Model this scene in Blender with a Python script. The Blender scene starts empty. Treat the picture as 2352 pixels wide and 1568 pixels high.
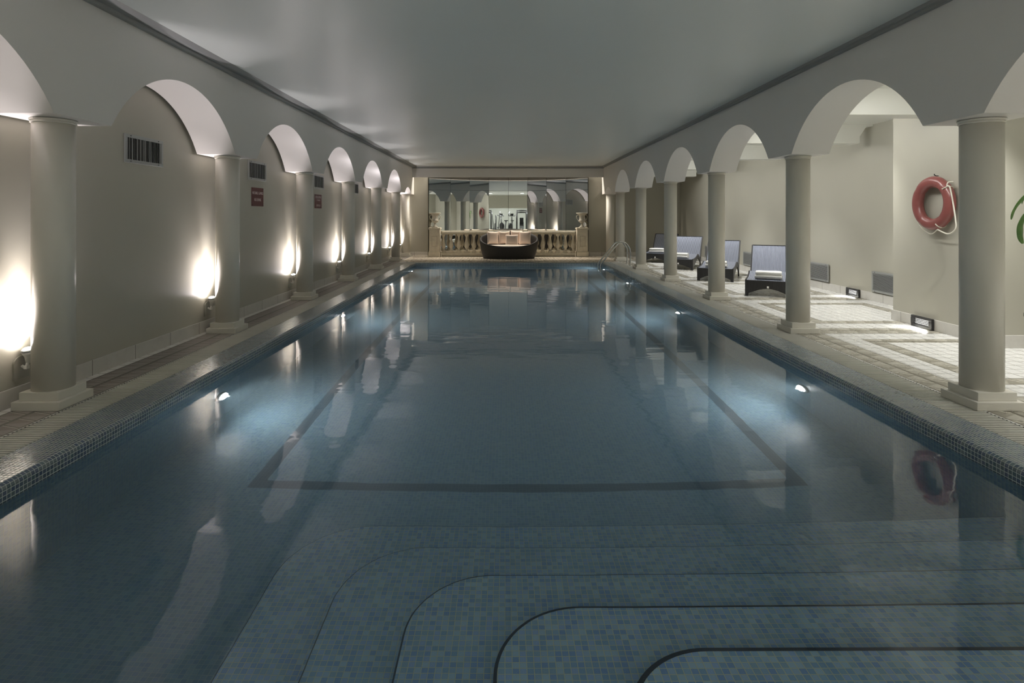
import bpy, bmesh, math, random
from math import sin, cos, pi, sqrt
from mathutils import Vector, Matrix
random.seed(7)
SC = bpy.context.scene
COL = SC.collection

# ------------------------------------------------------------------ node helpers
class X:
    """tiny expression wrapper round a value socket"""
    def __init__(s, nt, v): s.nt, s.v = nt, v
    def _op(s, op, *o):
        n = s.nt.nodes.new('ShaderNodeMath'); n.operation = op
        for i, q in enumerate((s,) + o):
            if isinstance(q, X): s.nt.links.new(q.v, n.inputs[i])
            else: n.inputs[i].default_value = q
        return X(s.nt, n.outputs[0])
    def __add__(s, o): return s._op('ADD', o)
    def __sub__(s, o): return s._op('SUBTRACT', o)
    def __mul__(s, o): return s._op('MULTIPLY', o)
    def __truediv__(s, o): return s._op('DIVIDE', o)
    def lt(s, o): return s._op('LESS_THAN', o)
    def gt(s, o): return s._op('GREATER_THAN', o)
    def mn(s, o): return s._op('MINIMUM', o)
    def mx(s, o): return s._op('MAXIMUM', o)
    def fr(s): return s._op('FRACT')
    def fl(s): return s._op('FLOOR')
    def ab(s): return s._op('ABSOLUTE')
    def edge(s):                      # distance to the nearest cell border, 0..0.5
        f = s.fr(); return f.mn(f*-1.0 + 1.0)

def mat(name):
    m = bpy.data.materials.new(name); m.use_nodes = True
    nt = m.node_tree; b = nt.nodes['Principled BSDF']
    return m, nt, b
def rgb(c): return (c[0], c[1], c[2], 1.0)
def mixc(nt, fac, a, b):
    n = nt.nodes.new('ShaderNodeMix'); n.data_type = 'RGBA'
    for k, q in ((0, fac), (6, a), (7, b)):
        if isinstance(q, X): q = q.v
        if isinstance(q, bpy.types.NodeSocket): nt.links.new(q, n.inputs[k])
        elif k == 0: n.inputs[0].default_value = q
        else: n.inputs[k].default_value = rgb(q)
    return n.outputs[2]
def sep(nt, sock):
    n = nt.nodes.new('ShaderNodeSeparateXYZ'); nt.links.new(sock, n.inputs[0])
    return [X(nt, o) for o in n.outputs]
def pos(nt): return sep(nt, nt.nodes.new('ShaderNodeNewGeometry').outputs['Position'])
def objc(nt): return sep(nt, nt.nodes.new('ShaderNodeTexCoord').outputs['Object'])
def uvc(nt): return sep(nt, nt.nodes.new('ShaderNodeUVMap').outputs[0])
def comb(nt, a, b, c=0.0):
    n = nt.nodes.new('ShaderNodeCombineXYZ')
    for i, q in enumerate((a, b, c)):
        if isinstance(q, X): nt.links.new(q.v, n.inputs[i])
        else: n.inputs[i].default_value = q
    return n.outputs[0]
def noise(nt, scale, detail=3, vec=None, rough=.5):
    n = nt.nodes.new('ShaderNodeTexNoise'); n.inputs['Scale'].default_value = scale
    n.inputs['Detail'].default_value = detail; n.inputs['Roughness'].default_value = rough
    if vec is None: vec = nt.nodes.new('ShaderNodeNewGeometry').outputs['Position']
    nt.links.new(vec, n.inputs['Vector'])
    return X(nt, n.outputs['Fac'])
def bump(nt, b, h, strength=.3, dist=.01):
    n = nt.nodes.new('ShaderNodeBump'); n.inputs['Strength'].default_value = strength
    n.inputs['Distance'].default_value = dist
    nt.links.new(h.v if isinstance(h, X) else h, n.inputs['Height'])
    nt.links.new(n.outputs[0], b.inputs['Normal'])
def ramp(nt, fac, stops, const=False):
    n = nt.nodes.new('ShaderNodeValToRGB'); cr = n.color_ramp
    if const: cr.interpolation = 'CONSTANT'
    while len(cr.elements) > 1: cr.elements.remove(cr.elements[-1])
    cr.elements[0].position = stops[0][0]; cr.elements[0].color = rgb(stops[0][1])
    for p, c in stops[1:]:
        e = cr.elements.new(p); e.color = rgb(c)
    nt.links.new(fac.v, n.inputs[0]); return n.outputs[0]

def plain(name, c, rough=.5, metal=0.0, spec=.5, nz=0.0, nscale=6, bmp=0.0, bscale=40):
    m, nt, b = mat(name)
    b.inputs['Roughness'].default_value = rough; b.inputs['Metallic'].default_value = metal
    b.inputs['Specular IOR Level'].default_value = spec
    if nz:
        f = noise(nt, nscale, 4)
        nt.links.new(mixc(nt, f, [v*(1-nz) for v in c], [min(1, v*(1+nz)) for v in c]), b.inputs['Base Color'])
    else: b.inputs['Base Color'].default_value = rgb(c)
    if bmp: bump(nt, b, noise(nt, bscale, 3), bmp, .004)
    return m
def emit(name, c, s):
    m, nt, b = mat(name); b.inputs['Base Color'].default_value = rgb(c)
    b.inputs['Emission Color'].default_value = rgb(c); b.inputs['Emission Strength'].default_value = s
    return m

def mosaic(name, tile, pal, grout, gw=.09, rough=.2, gbump=.5, uvw=None):
    m, nt, b = mat(name)
    u, v, _ = uvc(nt); u = u/tile; v = v/tile
    wn = nt.nodes.new('ShaderNodeTexWhiteNoise'); wn.noise_dimensions = '2D'
    nt.links.new(comb(nt, u.fl(), v.fl()), wn.inputs['Vector'])
    r = X(nt, wn.outputs['Value'])
    base = ramp(nt, r, [(i/len(pal), c) for i, c in enumerate(pal)], True)
    e = u.edge().mn(v.edge())
    g = e.lt(gw)
    nt.links.new(mixc(nt, g, base, grout), b.inputs['Base Color'])
    rr = g*.5 + rough
    nt.links.new(rr.v, b.inputs['Roughness'])
    # every tile is set at a slightly different slope
    ct = sep(nt, wn.outputs['Color'])
    tilt = (u.fr()-.5)*(ct[0]-.5) + (v.fr()-.5)*(ct[1]-.5)
    h = e.mn(.12)*4.0 + tilt*.5
    bump(nt, b, h, gbump, tile*.12)
    return m

# ------------------------------------------------------------------ mesh helpers
class MB:
    def __init__(s):
        s.bm = bmesh.new(); s.uv = s.bm.loops.layers.uv.new('UVMap')
    def face(s, pts, uv=None, mi=0, smooth=False):
        vs = [s.bm.verts.new(p) for p in pts]
        f = s.bm.faces.new(vs); f.material_index = mi; f.smooth = smooth
        if uv:
            for l, q in zip(f.loops, uv): l[s.uv].uv = q
        return f
    def grid(s, rows, uvs=None, mi=0, smooth=True, closed_u=False, closed_v=False, cap=False):
        """rows: list of lists of points"""
        V = [[s.bm.verts.new(p) for p in r] for r in rows]
        nr, nc = len(rows), len(rows[0])
        for i in range(nr if closed_v else nr-1):
            for j in range(nc if closed_u else nc-1):
                i2, j2 = (i+1) % nr, (j+1) % nc
                try: f = s.bm.faces.new((V[i][j], V[i][j2], V[i2][j2], V[i2][j]))
                except ValueError: continue
                f.material_index = mi; f.smooth = smooth
                if uvs:
                    for l, q in zip(f.loops, (uvs[i][j], uvs[i][j+1], uvs[i+1][j+1], uvs[i+1][j])): l[s.uv].uv = q
        if cap:
            for r in (V[0], V[-1]):
                try: f = s.bm.faces.new(r); f.material_index = mi
                except ValueError: pass
        return V
    def box(s, x0, x1, y0, y1, z0, z1, mi=0, bev=0, M=None):
        vs = [s.bm.verts.new((x, y, z)) for z in (z0, z1) for y in (y0, y1) for x in (x0, x1)]
        fs = [s.bm.faces.new([vs[i] for i in q]) for q in
              ((0,2,3,1), (4,5,7,6), (0,1,5,4), (2,6,7,3), (0,4,6,2), (1,3,7,5))]
        for f in fs: f.material_index = mi
        if bev:
            es = list({e for f in fs for e in f.edges})
            r = bmesh.ops.bevel(s.bm, geom=es, offset=bev, segments=2, affect='EDGES', profile=.6)
            vs = list({v for f in r['faces'] for v in f.verts} | {v for v in vs if v.is_valid})
        if M is not None: bmesh.ops.transform(s.bm, matrix=M, verts=[v for v in vs if v.is_valid])
        return vs
    def lathe(s, prof, n=24, c=(0,0,0), mi=0, smooth=True, M=None, square=None):
        rows = []
        for r, z in prof:
            rows.append([(r*cos(2*pi*k/n), r*sin(2*pi*k/n), z) for k in range(n)])
        V = s.grid(rows, mi=mi, smooth=smooth, closed_u=True, cap=True)
        vs = [v for r in V for v in r]
        T = Matrix.Translation(c)
        if M is not None: T = T @ M
        bmesh.ops.transform(s.bm, matrix=T, verts=vs)
    def tube(s, pts, r, n=10, mi=0, closed=False, cap=True):
        P = [Vector(p) for p in pts]; rows = []
        nP = len(P); up = None
        for i, p in enumerate(P):
            a = P[i-1] if (i > 0 or closed) else p; b = P[(i+1) % nP] if (i < nP-1 or closed) else p
            t = (b-a).normalized()
            if up is None:
                up = Vector((0,0,1)) if abs(t.z) < .9 else Vector((1,0,0))
            sx = t.cross(up).normalized(); up = sx.cross(t).normalized()
            rr = r[i] if isinstance(r, (list, tuple)) else r
            rows.append([p + sx*(rr*cos(2*pi*k/n)) + up*(rr*sin(2*pi*k/n)) for k in range(n)])
        s.grid(rows, mi=mi, closed_u=True, closed_v=closed, cap=cap and not closed)
    def prism(s, poly, axis, a, b, mi=0, smooth=False):
        """poly of 2-D points extruded along axis ('x': (y,z); 'y': (x,z); 'z': (x,y))"""
        def p3(q, t):
            return {'x': (t, q[0], q[1]), 'y': (q[0], t, q[1]), 'z': (q[0], q[1], t)}[axis]
        A = [s.bm.verts.new(p3(q, a)) for q in poly]; B = [s.bm.verts.new(p3(q, b)) for q in poly]
        n = len(poly)
        for i in range(n):
            f = s.bm.faces.new((A[i], A[(i+1) % n], B[(i+1) % n], B[i])); f.material_index = mi; f.smooth = smooth
        for q in (A, B[::-1]):
            f = s.bm.faces.new(q); f.material_index = mi
    def build(s, name, mats, parent=None, loc=None, rot=None, recalc=True, merge=False):
        if merge: bmesh.ops.remove_doubles(s.bm, verts=s.bm.verts, dist=1e-5)
        if recalc: bmesh.ops.recalc_face_normals(s.bm, faces=s.bm.faces)
        me = bpy.data.meshes.new(name); s.bm.to_mesh(me); s.bm.free()
        for m in (mats if isinstance(mats, (list, tuple)) else [mats]): me.materials.append(m)
        o = bpy.data.objects.new(name, me); COL.objects.link(o)
        if parent is not None: o.parent = parent
        if loc: o.location = loc
        if rot: o.rotation_euler = rot
        return o

def tag(o, label=None, cat=None, group=None, kind=None):
    if label: o['label'] = label
    if cat: o['category'] = cat
    if group: o['group'] = group
    if kind: o['kind'] = kind
    return o
def empty(name, loc, label, cat, group=None, rz=0):
    o = bpy.data.objects.new(name, None); COL.objects.link(o)
    o.location = loc; o.rotation_euler = (0, 0, rz); o.empty_display_size = .1
    return tag(o, label, cat, group)
def struct(o): o['kind'] = 'structure'; return o
def dup(root, loc, label, rz=None):
    r = root.copy(); COL.objects.link(r); r.location = loc; r['label'] = label
    if rz is not None: r.rotation_euler = (0, 0, rz)
    for ch in list(root.children):
        c = ch.copy(); COL.objects.link(c); c.parent = r
        for g in list(ch.children):
            d = g.copy(); COL.objects.link(d); d.parent = c
    return r

# ------------------------------------------------------------------ dimensions (metres; camera at the origin, looking along +Y)
XLW, XRW = -3.87, 6.45          # left wall, lounge rear wall
FL, BL = -3.353, -3.829         # left arcade face / back
FR, BR = 3.56, 4.03
CXL, CXR = -3.60, 3.80
S, Y0 = 2.85, 4.55
YC = [Y0 + S*k for k in range(6)] + [20.65]
ZS, ZCR, ZCEIL = 2.26, 2.885, 3.27
PXL, PXR, PY0, PY1 = -2.80, 3.06, 1.1, 17.9
GXL0, GXL1 = -3.40, -3.12       # left grate
GXR0, GXR1 = 3.375, 3.675
ZW = -.10
YN, YF = -7.5, 21.0             # near wall, far wall

# ------------------------------------------------------------------ materials
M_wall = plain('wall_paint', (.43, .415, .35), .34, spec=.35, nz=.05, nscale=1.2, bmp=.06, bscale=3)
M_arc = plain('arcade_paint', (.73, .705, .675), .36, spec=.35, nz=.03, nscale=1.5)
M_col = plain('column_paint', (.68, .655, .585), .33, spec=.4, nz=.04, nscale=3)
M_ceil = plain('ceiling_paint', (.70, .735, .715), .34, spec=.45, nz=.03, nscale=.5)
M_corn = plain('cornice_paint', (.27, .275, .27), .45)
M_lceil = plain('lounge_ceiling_paint', (.78, .78, .73), .5)
M_stone = plain('cast_stone', (.60, .55, .44), .75, nz=.22, nscale=9, bmp=.35, bscale=60)
M_steel = plain('polished_steel', (.72, .72, .70), .14, metal=1)
M_dark = plain('dark_gap', (.02, .02, .02), .8)
M_black = plain('black_metal', (.018, .018, .019), .4)
M_alu = plain('painted_aluminium', (.38, .39, .38), .4, metal=.35)
M_white = plain('white_plastic', (.75, .74, .70), .4)
M_edge = plain('dark_step_edge', (.012, .02, .035), .3)

BL_PAL = [(.075,.11,.15), (.09,.13,.17), (.11,.155,.175), (.075,.11,.17), (.13,.17,.19), (.085,.135,.155), (.10,.13,.19), (.15,.185,.20)]
M_cop = mosaic('coping_mosaic', .0277, BL_PAL, (.56, .60, .57), .065, .2, .5)
PL_PAL = [(.11,.21,.31), (.14,.25,.34), (.10,.19,.33), (.17,.28,.36), (.13,.23,.30), (.15,.25,.38), (.19,.31,.37)]
M_pool = mosaic('pool_mosaic', .0277, PL_PAL, (.33, .40, .36), .05, .3, .25)
M_step_lit = mosaic('step_mosaic_lit', .0277, [(a*1.5, b*1.4+.01, c*1.45+.02) for a, b, c in PL_PAL], (.46, .49, .34), .055, .3, .25)  # pool mosaic brightened: light on the steps is put into the tile colours
M_lane = mosaic('lane_line_mosaic', .0277, [(.02,.03,.05), (.03,.045,.07), (.025,.04,.055)], (.10, .13, .15), .05, .3, .25)

def deck_material():
    m, nt, b = mat('deck_tiles')
    x, y, z = pos(nt)
    # plain cream tiles
    T = .15
    e = (x/T).edge().mn((y/T).edge())
    g = e.lt(.026)
    n1 = noise(nt, 2.2, 4)
    wn = nt.nodes.new('ShaderNodeTexWhiteNoise'); wn.noise_dimensions = '2D'
    nt.links.new(comb(nt, (x/T).fl(), (y/T).fl()), wn.inputs['Vector'])
    r = X(nt, wn.outputs['Value'])
    base = mixc(nt, r, (.60, .597, .565), (.65, .647, .615))
    base = mixc(nt, ((n1-.45)*.5).mx(0.0), base, (.48, .46, .41))
    base = mixc(nt, g, base, (.13, .12, .10))
    # ornamental relief bands: local (along, across)
    def band(u, v, cell, bw=.085):
        """v runs 0..1 across one band; returns colour factor sockets"""
        w = (u/cell) + v*.42
        f = w.fr()
        bar = f.lt(bw)
        dk = f.lt(bw*2.0)*(bar*-1.0 + 1.0)
        inner = f.gt(v*.75 + .22)*f.gt(bw)
        rim = v.lt(.085).mx(v.gt(.915))
        return bar, dk, inner, rim
    def apply(col, mask, u, v, cell, dark, mid, lite):
        bar, dk, inner, rim = band(u, v, cell)
        c = mixc(nt, inner, lite, mid)
        c = mixc(nt, dk, c, dark)
        c = mixc(nt, bar, c, [min(1, q*1.45) for q in lite])
        c = mixc(nt, rim, c, dark)
        return mixc(nt, mask, col, c), bar*mask*1.0 - rim*mask - inner*mask*.5
    D, MI, LI = (.11, .10, .072), (.24, .225, .18), (.37, .352, .295)
    hs = []
    # right deck: long double band beside the grate, single frame band further in
    def rng(q, a, c): return q.gt(a)*q.lt(c)
    mk = rng(x, 3.69, 4.03)
    base, h = apply(base, mk, y, ((x-3.69)/.17).fr(), .26, D, MI, LI); hs.append(h)
    ph = ((y - (Y0 - S*6))/S).fr()*S          # distance past the last column line
    mframe = ph.gt(.50)*ph.lt(S-.50)
    mk = rng(x, 4.30, 4.49)*mframe
    base, h = apply(base, mk, y, (x-4.30)/.19, .26, D, MI, LI); hs.append(h)
    mk = rng(x, 5.95, 6.14)*mframe
    base, h = apply(base, mk, y, (x-5.95)/.19, .26, D, MI, LI); hs.append(h)
    mk = x.gt(4.30)*x.lt(6.14)*(rng(ph, .50, .69).mx(rng(ph, S-.69, S-.50)))
    vv = ((ph-.50)/.19).fr()
    base, h = apply(base, mk, x, vv, .26, D, MI, LI); hs.append(h)
    pc = (ph+.17)/S; pc = pc.fr()*S           # double band on each column line
    mk = x.gt(4.03)*pc.lt(.34)
    base, h = apply(base, mk, x, (pc/.17).fr(), .26, D, MI, LI); hs.append(h)
    # left deck: double band
    mk = rng(x, -3.78, -3.41)
    base, h = apply(base, mk, y, ((x+3.78)/.185).fr(), .14, (.11,.10,.088), (.19,.172,.155), (.255,.235,.212)); hs.append(h)
    # far deck is warmer, laid with long narrow tiles
    mf = y.gt(18.3)*x.gt(-3.39)*x.lt(3.67)
    g2 = (x/.10).edge().lt(.06).mx((y/.6).edge().lt(.012))
    warm = mixc(nt, noise(nt, 5, 3), (.52, .46, .37), (.62, .56, .47))
    warm = mixc(nt, g2, warm, (.20, .16, .11))
    base = mixc(nt, mf, base, warm)
    nt.links.new(base, b.inputs['Base Color'])
    nt.links.new((noise(nt, 9, 2)*.12 + .22 + x.lt(-3.3)*.38).v, b.inputs['Roughness'])
    hh = g*-1.0
    for h in hs: hh = hh + h
    bump(nt, b, hh, .25, .004)
    return m
M_deck = deck_material()

def skirting_material():
    m, nt, b = mat('marble_skirting')
    x, y, z = pos(nt)
    e = ((x*.9 + y)/.62).edge().lt(.006)
    n = noise(nt, 7, 5, rough=.65)
    c = mixc(nt, n, (.50, .485, .445), (.64, .62, .58))
    nt.links.new(mixc(nt, e, c, (.16, .15, .13)), b.inputs['Base Color'])
    b.inputs['Roughness'].default_value = .35
    return m
M_skirt = skirting_material()

def wicker(name, c0, c1, rough, axis=0, pitch=.026, strength=.9):
    m, nt, b = mat(name)
    o = objc(nt)
    u = o[axis]/pitch; v = (o[1]+o[2])/.011
    st = u.edge()*2.0
    row = ((v + u.fl()*.5).edge())*2.0
    nt.links.new(mixc(nt, st*row._op('POWER', .5), c0, c1), b.inputs['Base Color'])
    b.inputs['Roughness'].default_value = rough
    b.inputs['Specular IOR Level'].default_value = .6
    bump(nt, b, st*1.0 + row*.35, strength, .006)
    return m
M_sling_sheen = wicker('woven_sling_sheen', (.05, .055, .075), (.46, .50, .60), .36)  # paler than the rattan: downlight sheen is put into the strand colour
M_rattan = wicker('dark_rattan', (.007, .007, .008), (.017, .016, .016), .42, pitch=.016, strength=.5)
def sofa_weave():
    m, nt, b = mat('sofa_rattan')
    u, v, _ = uvc(nt)
    st = (u/.016).edge()*2.0; row = ((v/.012) + (u/.016).fl()*.5).edge()*2.0
    nt.links.new(mixc(nt, st*row, (.010, .009, .008), (.042, .038, .034)), b.inputs['Base Color'])
    b.inputs['Roughness'].default_value = .45
    bump(nt, b, st + row*.5, .6, .006)
    return m
M_sofa = sofa_weave()
M_towel = plain('white_towelling', (.82, .81, .78), .95, spec=.1, bmp=.4, bscale=220)
M_pillow = plain('beige_linen', (.72, .60, .51), .9, spec=.15, nz=.05, nscale=30, bmp=.25, bscale=260)
M_seat = plain('pale_seat_fabric', (.76, .68, .60), .9, spec=.15, nz=.04, nscale=20)
M_buoy = plain('red_buoy_skin', (.26, .082, .075), .28, spec=.55, nz=.12, nscale=5)
M_rope = plain('white_rope', (.70, .67, .58), .8)
M_sign = plain('red_sign_enamel', (.11, .026, .027), .4)
M_letter = plain('sign_lettering', (.62, .52, .50), .5)

def mirror_mat():
    m, nt, b = mat('mirror_glass')
    b.inputs['Base Color'].default_value = (.74, .755, .735, 1); b.inputs['Metallic'].default_value = 1
    b.inputs['Roughness'].default_value = .012
    return m
M_mirror = mirror_mat()
def water_mat():
    m, nt, b = mat('pool_water')
    b.inputs['Base Color'].default_value = (.88, .95, .985, 1)
    b.inputs['Transmission Weight'].default_value = 1; b.inputs['IOR'].default_value = 1.333
    b.inputs['Roughness'].default_value = .03
    x, y, z = pos(nt)
    h = noise(nt, 1.6, 2, comb(nt, x*1.0, y*2.6)) + noise(nt, .5, 1, comb(nt, x, y*1.6))*1.5
    bump(nt, b, h, .045, .05)
    pv = nt.nodes.new('ShaderNodeVolumePrincipled')
    pv.inputs['Color'].default_value = (.60, .82, .94, 1); pv.inputs['Density'].default_value = .22
    pv.inputs['Anisotropy'].default_value = .2
    nt.links.new(pv.outputs[0], nt.nodes['Material Output'].inputs['Volume'])
    return m
M_water = water_mat()
def leaf_mat():
    m, nt, b = mat('green_leaf')
    nt.links.new(mixc(nt, noise(nt, 14, 3), (.045, .13, .03), (.16, .28, .08)), b.inputs['Base Color'])
    b.inputs['Roughness'].default_value = .4
    return m
M_leaf = leaf_mat()

# ------------------------------------------------------------------ setting: floor, walls, ceiling
mb = MB()
def slab(x0, x1, y0, y1):
    mb.face([(x0,y0,0), (x1,y0,0), (x1,y1,0), (x0,y1,0)])
slab(XLW-.05, GXL0, YN, YF+.9)
slab(GXR1, XRW+.05, YN, YF+.9)
slab(GXL0, GXR1, YN, PY0-.32)
slab(GXL0, GXR1, PY1+.32, YF+.9)
slab(GXL0-2, GXR1+2.5, YN-4.6, YN)
struct(mb.build('floor', M_deck, recalc=False))

# gutters under the grates
mb = MB()
for a, b_ in ((GXL0, GXL1), (GXR0, GXR1)):
    y0, y1 = PY0-.32, PY1+.32
    mb.face([(a,y0,-.06), (b_,y0,-.06), (b_,y1,-.06), (a,y1,-.06)])
    mb.face([(a,y0,-.06), (a,y1,-.06), (a,y1,0), (a,y0,0)])
    mb.face([(b_,y0,-.06), (b_,y1,-.06), (b_,y1,0), (b_,y0,0)])
struct(mb.build('floor_gutter', M_dark))

# coping with a rounded tiled nosing
mb = MB()
def coping(path_out, path_in, L, horiz):
    pass
def coping_strip(p0, p1, inward, width):
    """p0->p1 along the water's edge; inward: unit vector to the water; top runs back by width"""
    p0, p1, inw = Vector(p0), Vector(p1), Vector(inward)
    L = (p1-p0).length
    prof = [(-width, 0), (-.028, 0), (-.007, -.012), (0, -.032), (0, -.13)]
    acc = [0]
    for a, c in zip(prof, prof[1:]): acc.append(acc[-1] + math.dist(a, c))
    acc = [q - (width-.028) + .0277*20 for q in acc]
    for i in range(len(prof)-1):
        (a, za), (c, zc) = prof[i], prof[i+1]
        def P(p, o, z, end): 
            return p + inw*o + Vector((0,0,z))
        q = [P(p0,a,za,0), P(p1,a,za,1), P(p1,c,zc,1), P(p0,c,zc,0)]
        mb.face(q, [(0,acc[i]), (L,acc[i]), (L,acc[i+1]), (0,acc[i+1])])
coping_strip((PXL,PY0,0), (PXL,PY1,0), (1,0,0), PXL-GXL1)
coping_strip((PXR,PY1,0), (PXR,PY0,0), (-1,0,0), GXR0-PXR)
coping_strip((GXL1,PY1,0), (GXR0,PY1,0), (0,-1,0), .32)
coping_strip((GXL1,PY0,0), (GXR0,PY0,0), (0,1,0), .32)
struct(mb.build('trim_1', M_cop))
bpy.data.objects['trim_1']['label'] = 'blue mosaic coping with a rounded edge round the pool'

# pool basin: walls, sloping floor, dark lane line, steps
def zf(y): return -.10 - (1.15 + .35*max(0, min(1, (y-3.5)/14.4)))
mb = MB()
for xw in (PXL, PXR):
    ys = [PY0, 3.5, PY1]
    for a, c in zip(ys, ys[1:]):
        mb.face([(xw,a,-.13), (xw,c,-.13), (xw,c,zf(c)), (xw,a,zf(a))], [(a,-.13), (c,-.13), (c,zf(c)), (a,zf(a))])
for yw in (PY0, PY1):
    mb.face([(PXL,yw,-.13), (PXR,yw,-.13), (PXR,yw,zf(yw)), (PXL,yw,zf(yw))], [(PXL,-.13), (PXR,-.13), (PXR,zf(yw)), (PXL,zf(yw))])
LX0, LX1, LY0, LY1, LW = -1.92, 2.27, 4.42, 16.6, .11
xs = [PXL, LX0-LW/2, LX0+LW/2, LX1-LW/2, LX1+LW/2, PXR]
ys = [PY0, 3.5, LY0-LW/2, LY0+LW/2, LY1-LW/2, LY1+LW/2, PY1]
for i in range(5):
    for j in range(6):
        a, c, d, e = xs[i], xs[i+1], ys[j], ys[j+1]
        lane = (i in (1, 3) and 2 <= j <= 4) or (j in (2, 4) and 1 <= i <= 3)
        mb.face([(a,d,zf(d)), (c,d,zf(d)), (c,e,zf(e)), (a,e,zf(e))], [(a,d), (c,d), (c,e), (a,e)], 1 if lane else 0)
struct(mb.build('floor_pool_basin', [M_pool, M_lane], recalc=False))

mb = MB(); mn_ = MB()
steps = [(.42, 2.13, .05, .34, .020), (-.03, 2.48, .20, .36, .014), (-.43, 2.82, .35, .38, .008), (-.83, 3.17, .50, .42, .006), (-1.23, 3.50, .65, .46, .006)]
for k, (xl, yk, t, r, nw) in enumerate(steps):
    z = ZW - t; zb = z - .15 if k < 4 else zf(3.5)
    pts = [(PXR, PY0), (PXR, yk)]
    edge = [(PXR, yk)]
    for i in range(17):
        a = pi/2 + (pi/2)*i/16
        edge.append((xl + r + r*cos(a), yk - r + r*sin(a)))
    edge.append((xl, PY0))
    poly = [(PXR, PY0)] + edge
    mb.face([(p[0], p[1], z) for p in poly], [p for p in poly])
    s_ = 0
    for p, q in zip(edge, edge[1:]):
        l = math.dist(p, q)
        mb.face([(*p, z), (*q, z), (*q, zb), (*p, zb)], [(s_, z), (s_+l, z), (s_+l, zb), (s_, zb)], smooth=True)
        s_ += l
    # thin dark strip round the outside of each step edge, just below it
    out = []
    for i, p in enumerate(edge):
        a = edge[max(0, i-1)]; c = edge[min(len(edge)-1, i+1)]
        tx, ty = c[0]-a[0], c[1]-a[1]; L = math.hypot(tx, ty)
        n = (ty/L, -tx/L)
        out.append((p[0]+n[0]*nw, p[1]+n[1]*nw))
    for i in range(len(edge)-1):
        p, q, p2, q2 = edge[i], edge[i+1], out[i], out[i+1]
        mn_.face([(*p, z-.004), (*q, z-.004), (*q2, z-.004), (*p2, z-.004)])
        mn_.face([(*p2, z-.004), (*q2, z-.004), (*q2, z-.028), (*p2, z-.028)])
so = struct(mb.build('floor_pool_steps', M_step_lit))
mn_.build('edge_strip', M_edge, so)

mb = MB()
mb.box(PXL-.01, PXR+.01, PY0-.01, PY1+.01, -1.9, ZW)
w = mb.build('pool_water', M_water)
tag(w, 'still blue water filling the long mosaic swimming pool', 'water', kind='structure')

# overflow grates
def grate(x0, x1, label):
    root = empty('overflow_grate', ((x0+x1)/2, (PY0+PY1)/2, 0), label, 'drain grate')
    hw, hl = (x1-x0)/2, (PY1-PY0)/2 + .3
    mb = MB(); n = int(2*hl/.034)
    for i in range(n):
        y = -hl + .034*(i+.5)
        mb.box(-hw+.004, hw-.004, y-.0062, y+.0062, -.018, .001)
    mb.build('slats', M_grate, root)
    mb = MB()
    for xx in (-hw*.45, hw*.45): mb.box(xx-.008, xx+.008, -hl, hl, -.034, -.019)
    mb.build('bearer', M_grate, root)
M_grate = plain('grate_plastic', (.60, .59, .53), .5, nz=.12, nscale=3)
grate(GXL0, GXL1, 'long cream slatted overflow grate along the left edge of the pool')
grate(GXR0, GXR1, 'long cream slatted overflow grate along the right edge, beside the ladder')

# walls
def wall(name, x0, x1, y0, y1, z0, z1, m=None):
    b = MB(); b.box(x0, x1, y0, y1, z0, z1)
    return struct(b.build(name, m or M_wall))
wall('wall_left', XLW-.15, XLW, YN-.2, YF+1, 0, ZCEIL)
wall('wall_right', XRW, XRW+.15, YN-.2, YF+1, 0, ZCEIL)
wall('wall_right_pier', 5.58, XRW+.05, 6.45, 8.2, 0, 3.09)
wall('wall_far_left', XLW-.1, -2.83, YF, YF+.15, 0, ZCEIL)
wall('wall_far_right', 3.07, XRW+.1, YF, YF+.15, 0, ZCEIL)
wall('wall_far_back', -3.0, 3.2, YF+.85, YF+.95, 0, ZCEIL)
wall('wall_far_header', FL-.02, FR+.02, 20.6, 20.68, 2.87, ZCEIL, M_arc)
b = MB(); b.box(-3.0, 3.2, 20.68, 20.795, 3.06, 3.26); b.box(-3.0, 3.2, 20.95, 21.9, 3.06, 3.26); struct(b.build('ceiling_niche', M_wall))
b = MB(); b.box(-2.9, 3.1, 20.796, 20.80, 3.062, 3.25); b.box(-2.9, 3.1, 20.945, 20.949, 3.062, 3.25); struct(b.build('ceiling_slot_baffle', M_dark))  # unseen black liners added to keep the lamp slot from glaring
b = MB()   # near wall with the wide opening to the fitness room
b.box(XLW-.15, -1.9, YN-.2, YN, 0, ZCEIL); b.box(2.1, XRW+.15, YN-.2, YN, 0, ZCEIL)
b.box(-1.9, 2.1, YN-.2, YN, 2.12, ZCEIL)
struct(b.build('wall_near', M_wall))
b = MB()
b.box(-4.0, 4.2, YN-4.7, YN-4.5, 0, 2.9); b.box(-4.2, -4.0, YN-4.7, YN-.2, 0, 2.9); b.box(4.2, 4.4, YN-4.7, YN-.2, 0, 2.9)
b.box(-4.2, 4.4, YN-4.7, YN-.2, 2.9, 3.0)
struct(b.build('wall_fitness_room', plain('fitness_wall_paint', (.40, .42, .38), .5)))

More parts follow.
